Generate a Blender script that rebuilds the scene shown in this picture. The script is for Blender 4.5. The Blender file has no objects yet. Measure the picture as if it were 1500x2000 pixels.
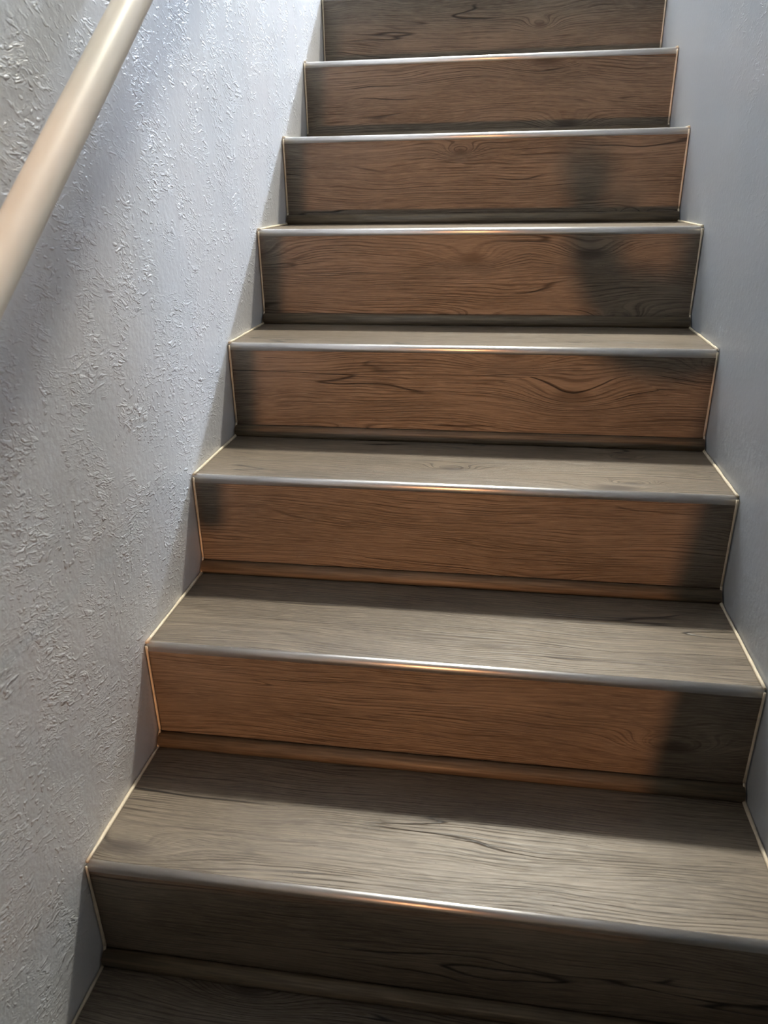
import bpy, bmesh, math, random
from mathutils import Vector, Matrix

random.seed(7)
S = bpy.context.scene
C = S.collection

# ------------------------------------------------------------------ camera, world, exposure
cam_d = bpy.data.cameras.new('camera')
cam = bpy.data.objects.new('camera', cam_d); C.objects.link(cam)
cam.location = (0.0663, -0.4201, 1.0069)
cam.rotation_euler = (1.1599, 0.0145, 0.1487)
cam_d.sensor_fit = 'HORIZONTAL'; cam_d.sensor_width = 36.0
cam_d.lens = 1461.0 / 1500.0 * 36.0
cam_d.clip_start = 0.01
cam_d.dof.use_dof = True; cam_d.dof.focus_distance = 1.45; cam_d.dof.aperture_fstop = 9.0
S.camera = cam

w = bpy.data.worlds.new('world'); S.world = w; w.use_nodes = True
w.node_tree.nodes['Background'].inputs[0].default_value = (0.02, 0.02, 0.022, 1)
w.node_tree.nodes['Background'].inputs[1].default_value = 1.0
S.view_settings.view_transform = 'Standard'; S.view_settings.look = 'None'
S.view_settings.gamma = 1.0; S.view_settings.use_curve_mapping = False
S.view_settings.exposure = 2.0

# lamp strengths (each lamp is a real fixture built further down)
STAIR_LAMP = ((1.0, 0.955, 0.82), 305.0)     # flush ceiling light above the head of the stairs
HALL_LAMP = ((0.72, 0.83, 1.0), 480.0)       # globe pendant in the upper hall
WARM_BULB = ((1.0, 0.465, 0.205), 860.0)       # table lamp in the room below

# ------------------------------------------------------------------ measures (metres)
H, G, W = 0.185, 0.2413, 0.9003
X0, X1 = -W / 2, W / 2
DY = {1: -0.003, 2: 0.0001, 3: 0.0049, 4: 0.001, 5: -0.002, 6: -0.0011, 7: 0.0001}
DZ = {0: 0.0027, 1: -0.0008, 2: 0.0004, 3: -0.0017, 4: -0.0052, 5: 0.0018, 6: 0.0034, 7: -0.0006}
TOP, LOW = 10, -3
def ny(n): return n * G + DY.get(n, 0.0)
def nz(n): return n * H + DZ.get(n, 0.0)
Z_TOP, Z_LOW = nz(TOP), nz(LOW)
Y_BACK = -1.4
Z_CEIL = Z_TOP + 3.3

# ------------------------------------------------------------------ node helpers
def new_mat(name):
    m = bpy.data.materials.new(name); m.use_nodes = True
    return m, m.node_tree, m.node_tree.nodes['Principled BSDF']
class NT:
    def __init__(s, nt): s.nt = nt
    def n(s, typ, **kw):
        nd = s.nt.nodes.new(typ)
        for k, v in kw.items(): setattr(nd, k, v)
        return nd
    def link(s, a, b): s.nt.links.new(a, b)
    def put(s, sock, v):
        if hasattr(v, 'is_output'): s.link(v, sock)
        else: sock.default_value = v
    def m(s, op, a, b=None, c=None, clamp=False):
        nd = s.n('ShaderNodeMath', operation=op); nd.use_clamp = clamp
        s.put(nd.inputs[0], a)
        if b is not None: s.put(nd.inputs[1], b)
        if c is not None: s.put(nd.inputs[2], c)
        return nd.outputs[0]
    def xyz(s, x, y, z=0.0):
        nd = s.n('ShaderNodeCombineXYZ')
        s.put(nd.inputs[0], x); s.put(nd.inputs[1], y); s.put(nd.inputs[2], z)
        return nd.outputs[0]
    def noise(s, vec, scale=1.0, detail=2.0, rough=0.5, dist=0.0):
        nd = s.n('ShaderNodeTexNoise'); nd.noise_dimensions = '3D'
        s.link(vec, nd.inputs['Vector']); nd.inputs['Scale'].default_value = scale
        nd.inputs['Detail'].default_value = detail; nd.inputs['Roughness'].default_value = rough
        nd.inputs['Distortion'].default_value = dist
        return nd.outputs[0]
    def smooth(s, v, a, b, lo=0.0, hi=1.0):
        nd = s.n('ShaderNodeMapRange', interpolation_type='SMOOTHSTEP')
        s.put(nd.inputs[0], v)
        for i, q in enumerate((a, b, lo, hi)): nd.inputs[1 + i].default_value = q
        return nd.outputs[0]
    def mix(s, f, a, b):
        nd = s.n('ShaderNodeMix', data_type='RGBA')
        s.put(nd.inputs[0], f)
        for sk, v in ((nd.inputs[6], a), (nd.inputs[7], b)):
            if hasattr(v, 'is_output'): s.link(v, sk)
            else: sk.default_value = (*v, 1)
        return nd.outputs[2]

def wood_material():
    m, nt, bsdf = new_mat('taupe_wood_plank'); N = NT(nt)
    uv = N.n('ShaderNodeUVMap'); uv.uv_map = 'UVMap'
    sp = N.n('ShaderNodeSeparateXYZ'); N.link(uv.outputs[0], sp.inputs[0])
    u, v = sp.outputs[0], sp.outputs[1]
    # slow drift of the grain
    n1 = N.noise(N.xyz(N.m('MULTIPLY', u, 1.7), N.m('MULTIPLY', v, 6.0)), 1.0, 2.0, 0.5)
    v1 = N.m('ADD', v, N.m('MULTIPLY', N.m('SUBTRACT', n1, 0.5), 0.070))
    n1b = N.noise(N.xyz(N.m('MULTIPLY', u, 11.0), N.m('MULTIPLY', v, 30.0), 4.0), 1.0, 1.0, 0.5)
    v1 = N.m('ADD', v1, N.m('MULTIPLY', N.m('SUBTRACT', n1b, 0.5), 0.0055))
    # knots: a few cells carry one, the rings part around it
    vo = N.n('ShaderNodeTexVoronoi'); vo.voronoi_dimensions = '2D'
    N.link(N.xyz(N.m('MULTIPLY', u, 3.0), N.m('MULTIPLY', v, 8.5)), vo.inputs['Vector'])
    vo.inputs['Scale'].default_value = 1.0
    d = vo.outputs['Distance']
    cs = N.n('ShaderNodeSeparateColor'); N.link(vo.outputs['Color'], cs.inputs[0])
    has = N.smooth(cs.outputs[0], 0.50, 0.56)
    size = N.m('MULTIPLY_ADD', cs.outputs[1], 0.8, 0.35)
    dd = N.m('DIVIDE', d, size)
    k = N.m('MULTIPLY', N.m('EXPONENT', N.m('MULTIPLY', N.m('MULTIPLY', dd, dd), -16.0)), has)
    v2 = N.m('ADD', v1, N.m('MULTIPLY', k, 0.034))
    # growth rings
    wob = N.noise(N.xyz(N.m('MULTIPLY', u, 1.6), N.m('MULTIPLY', v2, 40.0), 2.0), 1.0, 2.0, 0.5)
    s1 = N.m('SINE', N.m('ADD', N.m('MULTIPLY', v2, 1250.0), N.m('MULTIPLY', wob, 26.0)))
    ring = N.smooth(s1, 0.25, 0.95)
    mask = N.noise(N.xyz(N.m('MULTIPLY', u, 3.2), N.m('MULTIPLY', v2, 17.0), 9.0), 1.0, 2.0, 0.55)
    mask = N.smooth(mask, 0.36, 0.60, 0.20, 1.0)
    breakup = N.smooth(N.noise(N.xyz(N.m('MULTIPLY', u, 9.0), N.m('MULTIPLY', v2, 230.0), 1.0), 1.0, 2.0, 0.6), 0.32, 0.58)
    ring = N.m('MULTIPLY', N.m('MULTIPLY', ring, mask), breakup)
    # irregular streaks and fibres
    streak = N.noise(N.xyz(N.m('MULTIPLY', u, 3.2), N.m('MULTIPLY', v2, 260.0), 5.0), 1.0, 3.0, 0.65)
    streak = N.smooth(streak, 0.40, 0.66)
    fibre = N.noise(N.xyz(N.m('MULTIPLY', u, 26.0), N.m('MULTIPLY', v1, 950.0), 3.0), 1.0, 2.0, 0.65)
    patch = N.noise(N.xyz(N.m('MULTIPLY', u, 3.0), N.m('MULTIPLY', v1, 13.0), 7.0), 1.0, 3.0, 0.55)
    # drying cracks
    cn = N.noise(N.xyz(N.m('MULTIPLY', u, 1.5), N.m('MULTIPLY', v2, 17.0), 11.0), 1.0, 2.0, 0.5)
    ck = N.smooth(N.m('ABSOLUTE', N.m('SUBTRACT', cn, 0.5)), 0.0, 0.011, 1.0, 0.0)
    cm = N.smooth(N.noise(N.xyz(N.m('MULTIPLY', u, 2.6), N.m('MULTIPLY', v, 12.0), 13.0), 1.0, 1.0), 0.54, 0.64)
    crack = N.m('MULTIPLY', ck, cm)
    core = N.m('MULTIPLY', N.smooth(dd, 0.03, 0.15, 1.0, 0.0), has)
    # worm holes
    v3 = N.n('ShaderNodeTexVoronoi'); v3.voronoi_dimensions = '2D'
    N.link(N.xyz(N.m('MULTIPLY', u, 12.0), N.m('MULTIPLY', v, 16.0)), v3.inputs['Vector'])
    c3 = N.n('ShaderNodeSeparateColor'); N.link(v3.outputs['Color'], c3.inputs[0])
    hole = N.m('MULTIPLY', N.smooth(v3.outputs['Distance'], 0.025, 0.05, 1.0, 0.0), N.smooth(c3.outputs[0], 0.86, 0.88))
    col = N.mix(N.smooth(patch, 0.32, 0.68), (0.112, 0.086, 0.060), (0.208, 0.166, 0.121))
    col = N.mix(N.m('MULTIPLY', streak, 0.75), col, (0.064, 0.046, 0.031))
    col = N.mix(N.m('MULTIPLY', N.smooth(fibre, 0.42, 0.66), 0.60), col, (0.275, 0.225, 0.168))
    col = N.mix(N.m('MULTIPLY', ring, 0.82), col, (0.028, 0.018, 0.011))
    col = N.mix(N.m('MULTIPLY', core, 0.75), col, (0.036, 0.023, 0.015))
    col = N.mix(N.m('MAXIMUM', crack, N.m('MULTIPLY', hole, 0.85)), col, (0.010, 0.007, 0.005))
    N.link(col, bsdf.inputs['Base Color'])
    hgt = N.m('SUBTRACT', N.m('MULTIPLY', fibre, 0.30), N.m('MULTIPLY', ring, 0.55))
    hgt = N.m('SUBTRACT', hgt, N.m('MULTIPLY', streak, 0.20))
    hgt = N.m('SUBTRACT', hgt, N.m('MULTIPLY', N.m('MAXIMUM', crack, hole), 1.4))
    bp = N.n('ShaderNodeBump'); bp.inputs['Strength'].default_value = 0.55; bp.inputs['Distance'].default_value = 0.0011
    N.link(hgt, bp.inputs['Height']); N.link(bp.outputs[0], bsdf.inputs['Normal'])
    N.link(N.smooth(fibre, 0.2, 0.8, 0.50, 0.38), bsdf.inputs['Roughness'])
    bsdf.inputs['Specular IOR Level'].default_value = 0.55
    return m

def plaster_material(name, col, relief, rough, smooth_dist):
    """semi-gloss paint over skip-trowel plaster; the relief is sanded flat in a strip along the stairs"""
    m, nt, bsdf = new_mat(name); N = NT(nt)
    tc = N.n('ShaderNodeTexCoord'); sp = N.n('ShaderNodeSeparateXYZ'); N.link(tc.outputs['Object'], sp.inputs[0])
    y, z = sp.outputs[1], sp.outputs[2]
    base = N.xyz(N.m('MULTIPLY', sp.outputs[0], 1.0), y, z)
    warp = N.n('ShaderNodeTexNoise'); N.link(base, warp.inputs['Vector']); warp.inputs['Scale'].default_value = 9.0
    warp.inputs['Detail'].default_value = 2.0
    wv = N.n('ShaderNodeVectorMath', operation='SCALE'); N.link(warp.outputs['Color'], wv.inputs[0]); wv.inputs['Scale'].default_value = 0.055
    ad = N.n('ShaderNodeVectorMath', operation='ADD'); N.link(base, ad.inputs[0]); N.link(wv.outputs[0], ad.inputs[1])
    s2 = N.n('ShaderNodeSeparateXYZ'); N.link(ad.outputs[0], s2.inputs[0])
    # trowel strokes: ridges stretched along a leaning direction
    a = N.m('SUBTRACT', N.m('MULTIPLY', s2.outputs[1], 0.97), N.m('MULTIPLY', s2.outputs[2], 0.22))
    b = N.m('ADD', N.m('MULTIPLY', s2.outputs[2], 0.97), N.m('MULTIPLY', s2.outputs[1], 0.22))
    st = N.noise(N.xyz(N.m('MULTIPLY', a, 70.0), N.m('MULTIPLY', b, 185.0), s2.outputs[0]), 1.0, 1.5, 0.5, 0.6)
    ridge = N.m('ADD', N.smooth(st, 0.54, 0.66), N.m('MULTIPLY', N.smooth(N.m('ABSOLUTE', N.m('SUBTRACT', st, 0.46)), 0.0, 0.05, 1.0, 0.0), 0.25))
    st2 = N.noise(N.xyz(N.m('MULTIPLY', a, 95.0), N.m('MULTIPLY', b, 150.0), 5.0), 1.0, 1.0, 0.5, 0.4)
    blob = N.smooth(st2, 0.58, 0.68)
    pm = N.smooth(N.noise(N.xyz(0.0, y, z), 13.0, 2.0, 0.55), 0.42, 0.64)
    pm2 = N.smooth(N.noise(N.xyz(3.0, y, z), 9.0, 1.0), 0.46, 0.66)
    fine = N.noise(base, 420.0, 2.0, 0.6)
    roll = N.noise(base, 110.0, 1.0, 0.5)
    # distance above the stair pitch line
    dist = N.m('SUBTRACT', z, N.m('MULTIPLY', y, H / G))
    near = N.smooth(dist, smooth_dist[0], smooth_dist[1])
    h = N.m('ADD', N.m('MULTIPLY', N.m('MULTIPLY', ridge, pm), 0.95), N.m('MULTIPLY', N.m('MULTIPLY', blob, pm2), 0.75))
    h = N.m('MULTIPLY', h, near)
    h = N.m('ADD', h, N.m('ADD', N.m('MULTIPLY', fine, 0.10), N.m('MULTIPLY', roll, 0.30)))
    bp = N.n('ShaderNodeBump'); bp.inputs['Strength'].default_value = relief; bp.inputs['Distance'].default_value = 0.0022
    N.link(h, bp.inputs['Height']); N.link(bp.outputs[0], bsdf.inputs['Normal'])
    tint = N.noise(base, 4.0, 2.0, 0.5)
    c2 = tuple(q * f for q, f in zip(col, (0.95, 0.97, 0.985)))
    N.link(N.mix(N.smooth(tint, 0.35, 0.65), col, c2), bsdf.inputs['Base Color'])
    bsdf.inputs['Roughness'].default_value = rough
    bsdf.inputs['Specular IOR Level'].default_value = 0.5
    return m

def plain(name, col, rough=0.5, metal=0.0, noise=0.0, nscale=40.0, stretch=(1, 1, 1)):
    m, nt, bsdf = new_mat(name); N = NT(nt)
    bsdf.inputs['Roughness'].default_value = rough; bsdf.inputs['Metallic'].default_value = metal
    tc = N.n('ShaderNodeTexCoord'); mp = N.n('ShaderNodeMapping'); mp.inputs['Scale'].default_value = stretch
    N.link(tc.outputs['Object'], mp.inputs[0])
    n = N.noise(mp.outputs[0], nscale, 3.0, 0.55)
    dk = tuple(c * (1 - noise) for c in col)
    N.link(N.mix(N.smooth(n, 0.35, 0.65), dk, col), bsdf.inputs['Base Color'])
    return m

def glow(name, col, strength):
    m, nt, bsdf = new_mat(name)
    bsdf.inputs['Base Color'].default_value = (0.8, 0.8, 0.8, 1)
    bsdf.inputs['Emission Color'].default_value = (*col, 1)
    bsdf.inputs['Emission Strength'].default_value = strength
    return m

M_WOOD = wood_material()
M_WALL_L = plaster_material('blue_grey_trowelled_plaster', (0.715, 0.72, 0.735), 0.80, 0.32, (-0.13, 0.05))
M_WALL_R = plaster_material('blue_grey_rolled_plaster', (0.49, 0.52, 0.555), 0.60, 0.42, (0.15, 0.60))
M_PLAIN_WALL = plain('grey_wall_paint', (0.20, 0.20, 0.20), 0.6, 0, 0.03, 8)
M_CEIL = plain('white_ceiling_paint', (0.60, 0.60, 0.59), 0.7, 0, 0.03, 8)
M_METAL = plain('satin_aluminium', (0.86, 0.83, 0.80), 0.39, 1.0, 0.06, 60, (0.2, 3, 3))
M_CAULK = plain('cream_caulk', (0.78, 0.68, 0.52), 0.55, 0, 0.12, 90)
M_RAIL = plain('cream_painted_wood', (0.88, 0.79, 0.67), 0.40, 0, 0.03, 12)
M_SHOE = plain('tan_wood_moulding', (0.215, 0.165, 0.108), 0.45, 0, 0.42, 9, (1.5, 30, 45))
M_STEEL = plain('painted_bracket', (0.70, 0.64, 0.55), 0.4, 0.3, 0.05, 60)
M_CARCASS = plain('raw_plywood', (0.22, 0.17, 0.12), 0.8, 0, 0.2, 20)

# ------------------------------------------------------------------ mesh helpers
def obj(name, bm, mat, parent=None, smooth=False):
    me = bpy.data.meshes.new(name); bm.normal_update(); bm.to_mesh(me); bm.free()
    me.materials.append(mat)
    if smooth:
        for p in me.polygons: p.use_smooth = True
    o = bpy.data.objects.new(name, me); C.objects.link(o)
    if parent is not None:
        o.parent = parent
        o.matrix_parent_inverse = Matrix.Translation(-world_loc(parent))
    return o
def world_loc(o):
    v = Vector(o.location)
    return v if o.parent is None else v   # parts of parts keep their origin at the world origin
def empty(name, loc):
    o = bpy.data.objects.new(name, None); C.objects.link(o); o.location = loc; o.empty_display_size = 0.1
    return o
def tag(o, label=None, cat=None, group=None, kind=None):
    if label: o['label'] = label
    if cat: o['category'] = cat
    if group: o['group'] = group
    if kind: o['kind'] = kind
    return o
def add_box(bm, x0, x1, y0, y1, z0, z1):
    vs = [bm.verts.new(p) for p in ((x0, y0, z0), (x1, y0, z0), (x1, y1, z0), (x0, y1, z0), (x0, y0, z1), (x1, y0, z1), (x1, y1, z1), (x0, y1, z1))]
    for f in ((0, 3, 2, 1), (4, 5, 6, 7), (0, 1, 5, 4), (1, 2, 6, 5), (2, 3, 7, 6), (3, 0, 4, 7)):
        bm.faces.new([vs[i] for i in f])
def box(*a):
    bm = bmesh.new(); add_box(bm, *a); return bm
def bevel(bm, w, seg=2):
    bmesh.ops.bevel(bm, geom=bm.edges[:], offset=w, segments=seg, affect='EDGES', profile=0.5)
def plank_uv(bm, su, sv):
    L = bm.loops.layers.uv.new('UVMap')
    for f in bm.faces:
        for l in f.loops:
            c = l.vert.co; l[L].uv = (c.x + su, c.y + c.z + sv)
def extrude_profile(pts, xa, xb):
    """profile (y, z) points, counter-clockwise seen from +x, swept along x"""
    bm = bmesh.new()
    A = [bm.verts.new((xa, y, z)) for y, z in pts]; B = [bm.verts.new((xb, y, z)) for y, z in pts]
    n = len(pts)
    for i in range(n): bm.faces.new((A[i], A[(i + 1) % n], B[(i + 1) % n], B[i]))
    bm.faces.new(A[::-1]); bm.faces.new(B)
    bmesh.ops.recalc_face_normals(bm, faces=bm.faces[:])
    return bm
def tube_path(path, r, seg=20, cap=True):
    bm = bmesh.new(); rings = []
    P = [Vector(p) for p in path]
    for i, p in enumerate(P):
        t = (P[min(i + 1, len(P) - 1)] - P[max(i - 1, 0)]).normalized()
        a = t.orthogonal().normalized() if i == 0 else (a - t * a.dot(t)).normalized()
        b = t.cross(a)
        rr = r[i] if isinstance(r, (list, tuple)) else r
        rings.append([bm.verts.new(p + (a * math.cos(q) + b * math.sin(q)) * rr) for q in [2 * math.pi * j / seg for j in range(seg)]])
    for R0, R1 in zip(rings, rings[1:]):
        for j in range(seg): bm.faces.new((R0[j], R0[(j + 1) % seg], R1[(j + 1) % seg], R1[j]))
    if cap: bm.faces.new(rings[0][::-1]); bm.faces.new(rings[-1])
    bmesh.ops.recalc_face_normals(bm, faces=bm.faces[:])
    return bm
def lathe(prof, c, seg=28):
    """(r, z) profile about a vertical axis through c"""
    bm = bmesh.new(); rings = []
    for r, z in prof:
        rings.append([bm.verts.new((c[0] + r * math.cos(q), c[1] + r * math.sin(q), c[2] + z)) for q in [2 * math.pi * j / seg for j in range(seg)]])
    for R0, R1 in zip(rings, rings[1:]):
        for j in range(seg): bm.faces.new((R0[j], R0[(j + 1) % seg], R1[(j + 1) % seg], R1[j]))
    bm.faces.new(rings[0][::-1]); bm.faces.new(rings[-1])
    bmesh.ops.recalc_face_normals(bm, faces=bm.faces[:])
    return bm

# ------------------------------------------------------------------ the setting
T = 0.10
Y_HALL = 6.6; X_HALL = 3.2; Y_TOP = ny(TOP)
def struct(name, bm, mat, label):
    return tag(obj(name, bm, mat), label, None, None, 'structure')
struct('wall_left', box(X0 - T, X0, Y_BACK, Y_HALL, Z_LOW - 0.2, Z_CEIL), M_WALL_L, 'blue-grey trowel-textured plaster wall on the left of the stairs')
struct('wall_right', box(X1, X1 + T, Y_BACK, Y_TOP, Z_LOW - 0.2, Z_CEIL), M_WALL_R, 'smooth blue-grey painted wall on the right of the stairs')
# end wall of the lower landing; added hatch limits where the warm light reaches
HX0, HX1, HZ0, HZ1 = -0.43, 0.24, 0.250, 0.744
bm = bmesh.new()
add_box(bm, X0 - T, X1 + T, Y_BACK - 0.06, Y_BACK, Z_LOW - 0.2, HZ0)
add_box(bm, X0 - T, X1 + T, Y_BACK - 0.06, Y_BACK, HZ1, 2.05)
add_box(bm, X0 - T, HX0, Y_BACK - 0.06, Y_BACK, HZ0, HZ1)
add_box(bm, HX1, X1 + T, Y_BACK - 0.06, Y_BACK, HZ0, HZ1)
struct('wall_back', bm, M_PLAIN_WALL, 'grey end wall of the lower landing with an added light-limiting hatch')
# unseen soffit added to darken the lower flight, and the wall above it
struct('ceiling_shade_soffit', box(X0 - T, X1 + T, Y_BACK - 0.06, 0.05, 1.95, 2.05), M_PLAIN_WALL, 'grey soffit added to darken the foot of the stairs')
struct('wall_upper_back', box(X0 - T, X1 + T, -0.05, 0.05, 2.05, Z_CEIL), M_PLAIN_WALL, 'grey wall above the added soffit')
struct('ceiling', box(X0 - T, X_HALL + T, -0.05, Y_HALL + T, Z_CEIL, Z_CEIL + 0.1), M_CEIL, 'white ceiling over the stairs and the upper hall')
struct('floor_upper', box(X0, X_HALL, Y_TOP + 0.02, Y_HALL, Z_TOP - 0.2, Z_TOP), M_CARCASS, 'brown floor of the upper hall')
struct('wall_hall_end', box(X0 - T, X_HALL + T, Y_HALL, Y_HALL + T, Z_TOP - 0.2, Z_CEIL), M_PLAIN_WALL, 'grey end wall of the upper hall')
struct('wall_hall_right', box(X_HALL, X_HALL + T, Y_TOP - T, Y_HALL, Z_TOP - 0.2, Z_CEIL), M_PLAIN_WALL, 'grey right wall of the upper hall')
struct('wall_hall_front', box(X1 + T, X_HALL, Y_TOP - T, Y_TOP, Z_TOP - 0.2, Z_CEIL), M_PLAIN_WALL, 'grey wall beside the head of the stairs')
struct('floor', box(X0, X1, Y_BACK, ny(-2) + 0.02, Z_LOW - 0.15, Z_LOW), M_CARCASS, 'brown floor of the lower landing')
struct('floor_room', box(-1.4, 0.9, -4.2, Y_BACK - 0.06, Z_LOW - 0.15, Z_LOW), M_CARCASS, 'brown floor of the room below')

# ------------------------------------------------------------------ the staircase
stairs = tag(empty('staircase', (0, ny(LOW + 1), Z_LOW)), 'steep staircase of grey-brown wood planks with metal nosing strips between plaster walls', 'staircase')
GAP = 0.0035
STRIP_H, STRIP_D = 0.0136, 0.0080
def caulk_line(p, q, parent, r=0.0026):
    """a slightly uneven bead"""
    P, Q = Vector(p), Vector(q); n = max(3, int((Q - P).length / 0.02)); path = []; rad = []
    for i in range(n + 1):
        t = i / n; path.append(P.lerp(Q, t)); rad.append(r * random.uniform(0.80, 1.20))
    o = obj('caulk_bead', tube_path(path, rad, 8), M_CAULK, parent, True)
    o['label'] = 'thin cream caulk bead along the wall'
    return o
def sub(o, parent):
    o.parent = parent; return o
for n in range(LOW + 1, TOP + 1):
    y0, z0 = ny(n), nz(n)
    yb = ny(n + 1) if n < TOP else ny(n) + 0.12
    xa, xb = X0 + GAP, X1 - GAP
    # tread plank
    bm = box(xa, xb, y0 + STRIP_D - 0.001, yb + 0.012, z0 - 0.022, z0 - 0.0008)
    plank_uv(bm, random.uniform(0, 60), random.uniform(0, 60))
    tread = obj('tread', bm, M_WOOD, stairs)
    # metal nosing strip: flat lip, rounded front, small return
    r = 0.0068; pts = [(y0 + STRIP_D, z0 - STRIP_H), (y0 + STRIP_D, z0)]
    for k in range(9):
        a = math.radians(90 + 90 * k / 8)
        pts.append((y0 + r + r * math.cos(a), z0 - r + r * math.sin(a)))
    pts += [(y0, z0 - STRIP_H)]
    st = obj('nosing_strip', extrude_profile(pts, xa, xb), M_METAL, stairs, False)
    for p in st.data.polygons: p.use_smooth = len(p.vertices) == 4
    st['label'] = 'satin metal edge strip on the tread'
    # riser plank below this nosing
    zl = nz(n - 1)
    bm = box(xa, xb, y0 + 0.0015, y0 + 0.013, zl - 0.0005, z0 - STRIP_H)
    plank_uv(bm, random.uniform(0, 60), random.uniform(0, 60))
    riser = obj('riser', bm, M_WOOD, stairs)
    # quarter-round shoe moulding at the foot of the riser
    md, mh = 0.0150, 0.0200
    yr = y0 - 0.0012                                  # its back stands off the riser: a narrow dark groove
    pts = [(yr, zl), (yr, zl + mh - 0.003)]
    for k in range(0, 8):
        a = math.radians(75 + 105 * k / 8)
        pts.append((yr - 0.0022 + (md - 0.0022) * math.cos(a), zl + 0.006 + (mh - 0.006) * math.sin(a)))
    pts += [(yr - md, zl + 0.006), (yr - md + 0.001, zl)]
    bm = extrude_profile(pts, xa, xb); plank_uv(bm, random.uniform(0, 60), random.uniform(0, 60))
    sh = obj('shoe_moulding', bm, M_SHOE, stairs)
    for p in sh.data.polygons: p.use_smooth = len(p.vertices) == 4
    # parts of parts
    for o_, par in ((st, tread), (sh, riser)):
        o_.parent = par; o_.matrix_parent_inverse = Matrix.Identity(4)
        o_.location = (0, 0, 0)
    if n < TOP:
        for xs in (X0 + 0.0036, X1 - 0.0036):
            for a, b, par in (((xs, y0 + 0.003, z0), (xs, yb - md, z0), tread),
                              ((xs, y0 - 0.0005, z0 - 0.004), (xs, y0 - 0.0005, zl + mh + 0.004), riser),
                              ((xs, y0 - 0.0005, zl + mh + 0.004), (xs, y0 - md - 0.001, zl), riser)):
                c = caulk_line(a, b, None, 0.0026 if par is tread else 0.0020); c.parent = par
# the treads keep the world origin of their meshes although the staircase root stands at the foot
# ------------------------------------------------------------------ handrail
rail_x = X0 + 0.070
def rail_pt(y): return Vector((rail_x, y, 0.777 + 0.756 * y))
RAIL_R = 0.0192
hr = tag(empty('handrail', (rail_x, 0.5, 0.0)), 'round cream painted handrail sloping up along the left plaster wall', 'handrail')
ya, yb_ = -0.46, 2.35
bm = tube_path([rail_pt(ya)] + [rail_pt(ya + (yb_ - ya) * i / 12) for i in range(1, 13)], RAIL_R, 40)
bevel_edges = [e for e in bm.edges if any(len(f.verts) > 4 for f in e.link_faces)]
bmesh.ops.bevel(bm, geom=bevel_edges, offset=0.005, segments=3, affect='EDGES', profile=0.5)
obj('rail', bm, M_RAIL, hr, True)
for y in (-0.25, 0.95, 2.1):
    p = rail_pt(y)
    b = obj('bracket', tube_path([(X0 + 0.002, y, p.z - 0.075), (X0 + 0.03, y, p.z - 0.078), (rail_x - 0.012, y, p.z - 0.066), (rail_x, y, p.z - 0.045), (rail_x, y, p.z - 0.015)], 0.006, 12), M_STEEL, hr, True)
    bm = bmesh.new()
    bmesh.ops.create_cone(bm, cap_ends=True, segments=24, radius1=0.026, radius2=0.024, depth=0.006,
                          matrix=Matrix.Translation((X0 + 0.003, y, p.z - 0.075)) @ Matrix.Rotation(math.pi / 2, 4, 'Y'))
    pl = obj('wall_plate', bm, M_STEEL, None); pl.parent = b

# ------------------------------------------------------------------ lamps
# flush ceiling light above the head of the stairs
LA = (0.36, 3.25, Z_CEIL)
cl = tag(empty('ceiling_light', LA), 'round flush ceiling light above the head of the stairs', 'lamp')
obj('base', lathe([(0.19, -0.03), (0.19, 0.0)], LA), M_CEIL, cl)
obj('diffuser', lathe([(0.001, -0.075), (0.09, -0.07), (0.15, -0.055), (0.175, -0.031)], LA, 24), glow('warm_white_diffuser', *STAIR_LAMP), cl, True)
# globe pendant in the upper hall
LB = (2.2, 5.9, 4.72)
pd = tag(empty('pendant_lamp', (LB[0], LB[1], Z_CEIL)), 'white glass globe pendant hanging in the upper hall', 'lamp')
bm = bmesh.new(); bmesh.ops.create_uvsphere(bm, u_segments=20, v_segments=12, radius=0.16, matrix=Matrix.Translation(LB))
obj('globe', bm, glow('cool_white_glass', *HALL_LAMP), pd, True)
obj('cord', tube_path([(LB[0], LB[1], LB[2] + 0.155), (LB[0], LB[1], Z_CEIL)], 0.004, 8), M_STEEL, pd)
# table lamp behind the added hatch
LC = (-0.26, -3.5, 0.33)
tb = tag(empty('side_table', (LC[0], LC[1], Z_LOW)), 'small wooden side table under the lamp behind the added hatch', 'table')
zt = Z_LOW + 0.62
bm = box(LC[0] - 0.25, LC[0] + 0.25, LC[1] - 0.2, LC[1] + 0.2, zt - 0.03, zt); bevel(bm, 0.004); obj('tabletop', bm, M_CARCASS, tb)
for sx in (-1, 1):
    for sy in (-1, 1):
        bm = box(LC[0] + sx * 0.2 - 0.02, LC[0] + sx * 0.2 + 0.02, LC[1] + sy * 0.15 - 0.02, LC[1] + sy * 0.15 + 0.02, Z_LOW, zt - 0.03); bevel(bm, 0.003)
        obj('leg', bm, M_CARCASS, tb)
tl = tag(empty('table_lamp', (LC[0], LC[1], zt)), 'bare-bulb table lamp on the side table behind the added hatch', 'lamp')
obj('base', lathe([(0.07, 0.0), (0.07, 0.012), (0.03, 0.03), (0.012, 0.06), (0.012, LC[2] - zt - 0.09), (0.018, LC[2] - zt - 0.085), (0.018, LC[2] - zt - 0.040)], (LC[0], LC[1], zt)), M_METAL, tl, True)
bm = bmesh.new(); bmesh.ops.create_uvsphere(bm, u_segments=16, v_segments=10, radius=0.045, matrix=Matrix.Translation(LC))
obj('bulb', bm, glow('warm_bulb_glass', *WARM_BULB), tl, True)

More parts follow.
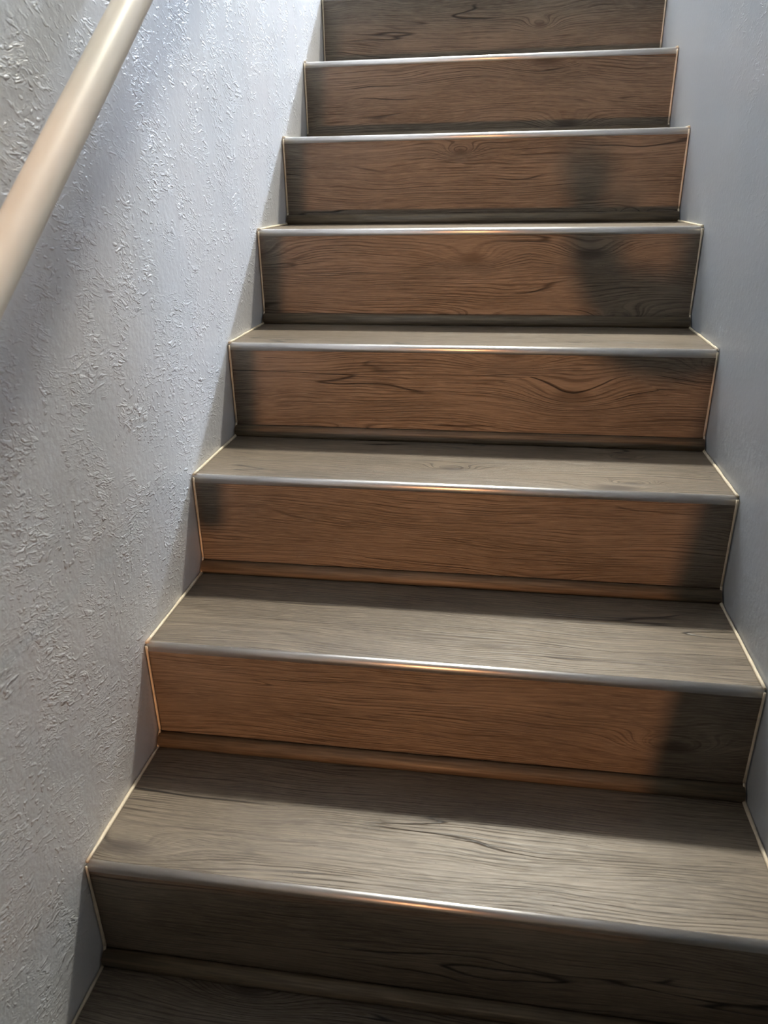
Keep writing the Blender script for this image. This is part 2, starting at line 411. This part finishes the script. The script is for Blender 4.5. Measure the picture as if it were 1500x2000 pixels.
# ------------------------------------------------------------------ person on the lower landing, behind the viewpoint
def skin_mat(): return plain('skin', (0.55, 0.36, 0.27), 0.5, 0, 0.05, 30)
def person():
    root = tag(empty('person', (0.285, -0.70, Z_LOW)), 'person in a dark sweater and jeans standing on the lower landing, one hand raised', 'person')
    V, E, R = [], [], []
    def chain(pts, start=None):
        prev = start
        for p, r in pts:
            V.append(p); R.append(r if isinstance(r, tuple) else (r, r)); i = len(V) - 1
            if prev is not None: E.append((prev, i))
            prev = i
        return prev
    def add(p, r, a):
        V.append(p); R.append(r if isinstance(r, tuple) else (r, r)); E.append((a, len(V) - 1)); return len(V) - 1
    V.append((0.245, -0.70, 0.34)); R.append((0.200, 0.11)); pel = 0
    wst = add((0.272, -0.70, 0.50), (0.190, 0.10), pel)
    che = add((0.300, -0.72, 0.68), (0.135, 0.10), wst)
    nb = add((0.285, -0.73, 0.83), (0.075, 0.07), che)
    nk = add((0.283, -0.72, 0.89), 0.050, nb)
    h1 = add((0.280, -0.70, 0.95), (0.066, 0.072), nk)
    h2 = add((0.278, -0.70, 1.03), (0.078, 0.090), h1)
    add((0.278, -0.71, 1.085), (0.060, 0.070), h2)
    add((0.275, -0.605, 0.985), 0.012, h1)                     # nose
    for sx, fx in ((-1, 0.20), (1, 0.36)):
        chain([((0.285 + sx * 0.075, -0.72, 0.24), 0.085), ((fx, -0.70, -0.08), 0.058), ((fx, -0.72, -0.30), 0.050), ((fx, -0.73, -0.49), 0.036),
               ((fx + sx * 0.005, -0.68, -0.525), (0.036, 0.028)), ((fx + sx * 0.015, -0.60, -0.535), (0.036, 0.018))], pel)
    # raised left arm and relaxed right arm
    wl = chain([((0.195, -0.71, 0.785), 0.048), ((0.195, -0.66, 0.70), 0.046), ((0.185, -0.62, 0.592), 0.056), ((0.120, -0.62, 0.600), 0.054),
                ((0.062, -0.62, 0.618), 0.036), ((0.045, -0.62, 0.650), (0.038, 0.024)), ((0.036, -0.62, 0.700), (0.046, 0.022))], nb)
    for dx, dz, lean in ((-0.022, 0.060, -0.010), (-0.008, 0.070, -0.004), (0.006, 0.066, 0.002), (0.019, 0.052, 0.008)):
        b = V[wl]
        chain([((b[0] + dx, b[1] + 0.002, b[2] + 0.018), 0.0088), ((b[0] + dx + lean * 0.6, b[1] + 0.012, b[2] + 0.018 + dz * 0.5), 0.0080),
               ((b[0] + dx + lean, b[1] + 0.026, b[2] + 0.018 + dz * 0.9), 0.0066)], wl)
    pl = wl - 1
    chain([((0.074, -0.612, 0.680), 0.0115), ((0.088, -0.600, 0.702), 0.0105), ((0.094, -0.592, 0.720), 0.009)], pl)
    wr = chain([((0.392, -0.72, 0.785), 0.043), ((0.402, -0.73, 0.66), 0.038), ((0.400, -0.72, 0.52), 0.035), ((0.396, -0.68, 0.38), 0.029),
                ((0.392, -0.65, 0.28), 0.022), ((0.390, -0.64, 0.25), (0.018, 0.026)), ((0.389, -0.63, 0.21), (0.015, 0.030))], nb)
    for dy, dz in ((-0.024, 0.054), (-0.009, 0.068), (0.006, 0.072), (0.020, 0.062)):
        b = V[wr]
        chain([((b[0], b[1] + dy, b[2] - 0.018), 0.0088), ((b[0] - 0.008, b[1] + dy, b[2] - 0.018 - dz * 0.5), 0.0080),
               ((b[0] - 0.022, b[1] + dy, b[2] - 0.018 - dz * 0.9), 0.0066)], wr)
    chain([((0.384, -0.605, 0.232), 0.0095), ((0.376, -0.592, 0.205), 0.0085), ((0.370, -0.588, 0.185), 0.007)], wr - 1)
    me = bpy.data.meshes.new('body_cage'); me.from_pydata(V, E, [])
    o = bpy.data.objects.new('body_cage', me); C.objects.link(o)
    sk = o.modifiers.new('skin', 'SKIN'); sk.use_smooth_shade = True
    o.modifiers.new('sub', 'SUBSURF').levels = 2
    for i, r in enumerate(R): me.skin_vertices[0].data[i].radius = r
    me.skin_vertices[0].data[0].use_root = True
    dg = bpy.context.evaluated_depsgraph_get(); dg.update()
    m2 = bpy.data.meshes.new_from_object(o.evaluated_get(dg)); m2.name = 'body'
    bpy.data.objects.remove(o)
    m2.materials.clear()
    for mt in (skin_mat(), plain('charcoal_knit', (0.035, 0.037, 0.045), 0.9, 0, 0.3, 200), plain('denim', (0.05, 0.07, 0.12), 0.85, 0, 0.3, 150), plain('black_leather', (0.02, 0.02, 0.02), 0.5, 0, 0.2, 60)):
        m2.materials.append(mt)
    for p in m2.polygons:
        c = p.center; p.use_smooth = True
        if c.z > 0.875 or (c.x < 0.07 and c.z > 0.55) or (c.x > 0.335 and 0.1 < c.z < 0.30 and c.y > -0.68 and c.x > 0.36): k = 0
        elif c.z < -0.47: k = 3
        elif c.z < 0.36 and not (c.x > 0.375 and c.z > 0.25): k = 2
        else: k = 1
        p.material_index = k
    b = bpy.data.objects.new('body', m2); C.objects.link(b); b.parent = root
    b.matrix_parent_inverse = Matrix.Translation(-Vector(root.location))
    zmin = min(v.co.z for v in m2.vertices)
    for v in m2.vertices:
        if v.co.z < Z_LOW: v.co.z = Z_LOW
    if zmin > Z_LOW: b.location.z -= zmin - Z_LOW
    # hair
    bm = bmesh.new(); bmesh.ops.create_uvsphere(bm, u_segments=24, v_segments=16, radius=1.0)
    bmesh.ops.delete(bm, geom=[v for v in bm.verts if v.co.y > 0.25 and v.co.z < 0.45 or v.co.z < -0.55], context='VERTS')
    for v in bm.verts: v.co = Vector((0.278 + v.co.x * 0.092, -0.722 + v.co.y * 0.105, 1.02 + v.co.z * 0.105))
    hr_ = obj('hair', bm, plain('dark_brown_hair', (0.05, 0.03, 0.02), 0.6, 0, 0.4, 120, (1, 1, 0.1)), root, True)
    sm = hr_.modifiers.new('thick', 'SOLIDIFY'); sm.thickness = 0.012
    # eyes
    for sx in (-1, 1):
        bm = bmesh.new(); bmesh.ops.create_uvsphere(bm, u_segments=12, v_segments=8, radius=0.011, matrix=Matrix.Translation((0.277 + sx * 0.030, -0.622, 1.015)))
        obj('eye', bm, plain('eye_white', (0.7, 0.7, 0.68), 0.2), root, True)
    for sx in (-1, 1):
        bm = bmesh.new(); bmesh.ops.create_uvsphere(bm, u_segments=14, v_segments=10, radius=1.0)
        for v in bm.verts: v.co = Vector((0.279 + sx * 0.079 + v.co.x * 0.009, -0.705 + v.co.y * 0.018, 0.995 + v.co.z * 0.030))
        obj('ear', bm, b.data.materials[0], root, True)
    bm = bmesh.new(); bmesh.ops.create_uvsphere(bm, u_segments=14, v_segments=8, radius=1.0)
    for v in bm.verts: v.co = Vector((0.277 + v.co.x * 0.023, -0.632 + v.co.y * 0.008 - abs(v.co.x) * 0.006, 0.945 + v.co.z * 0.006))
    obj('mouth', bm, plain('lip', (0.42, 0.18, 0.15), 0.5), root, True)
person()
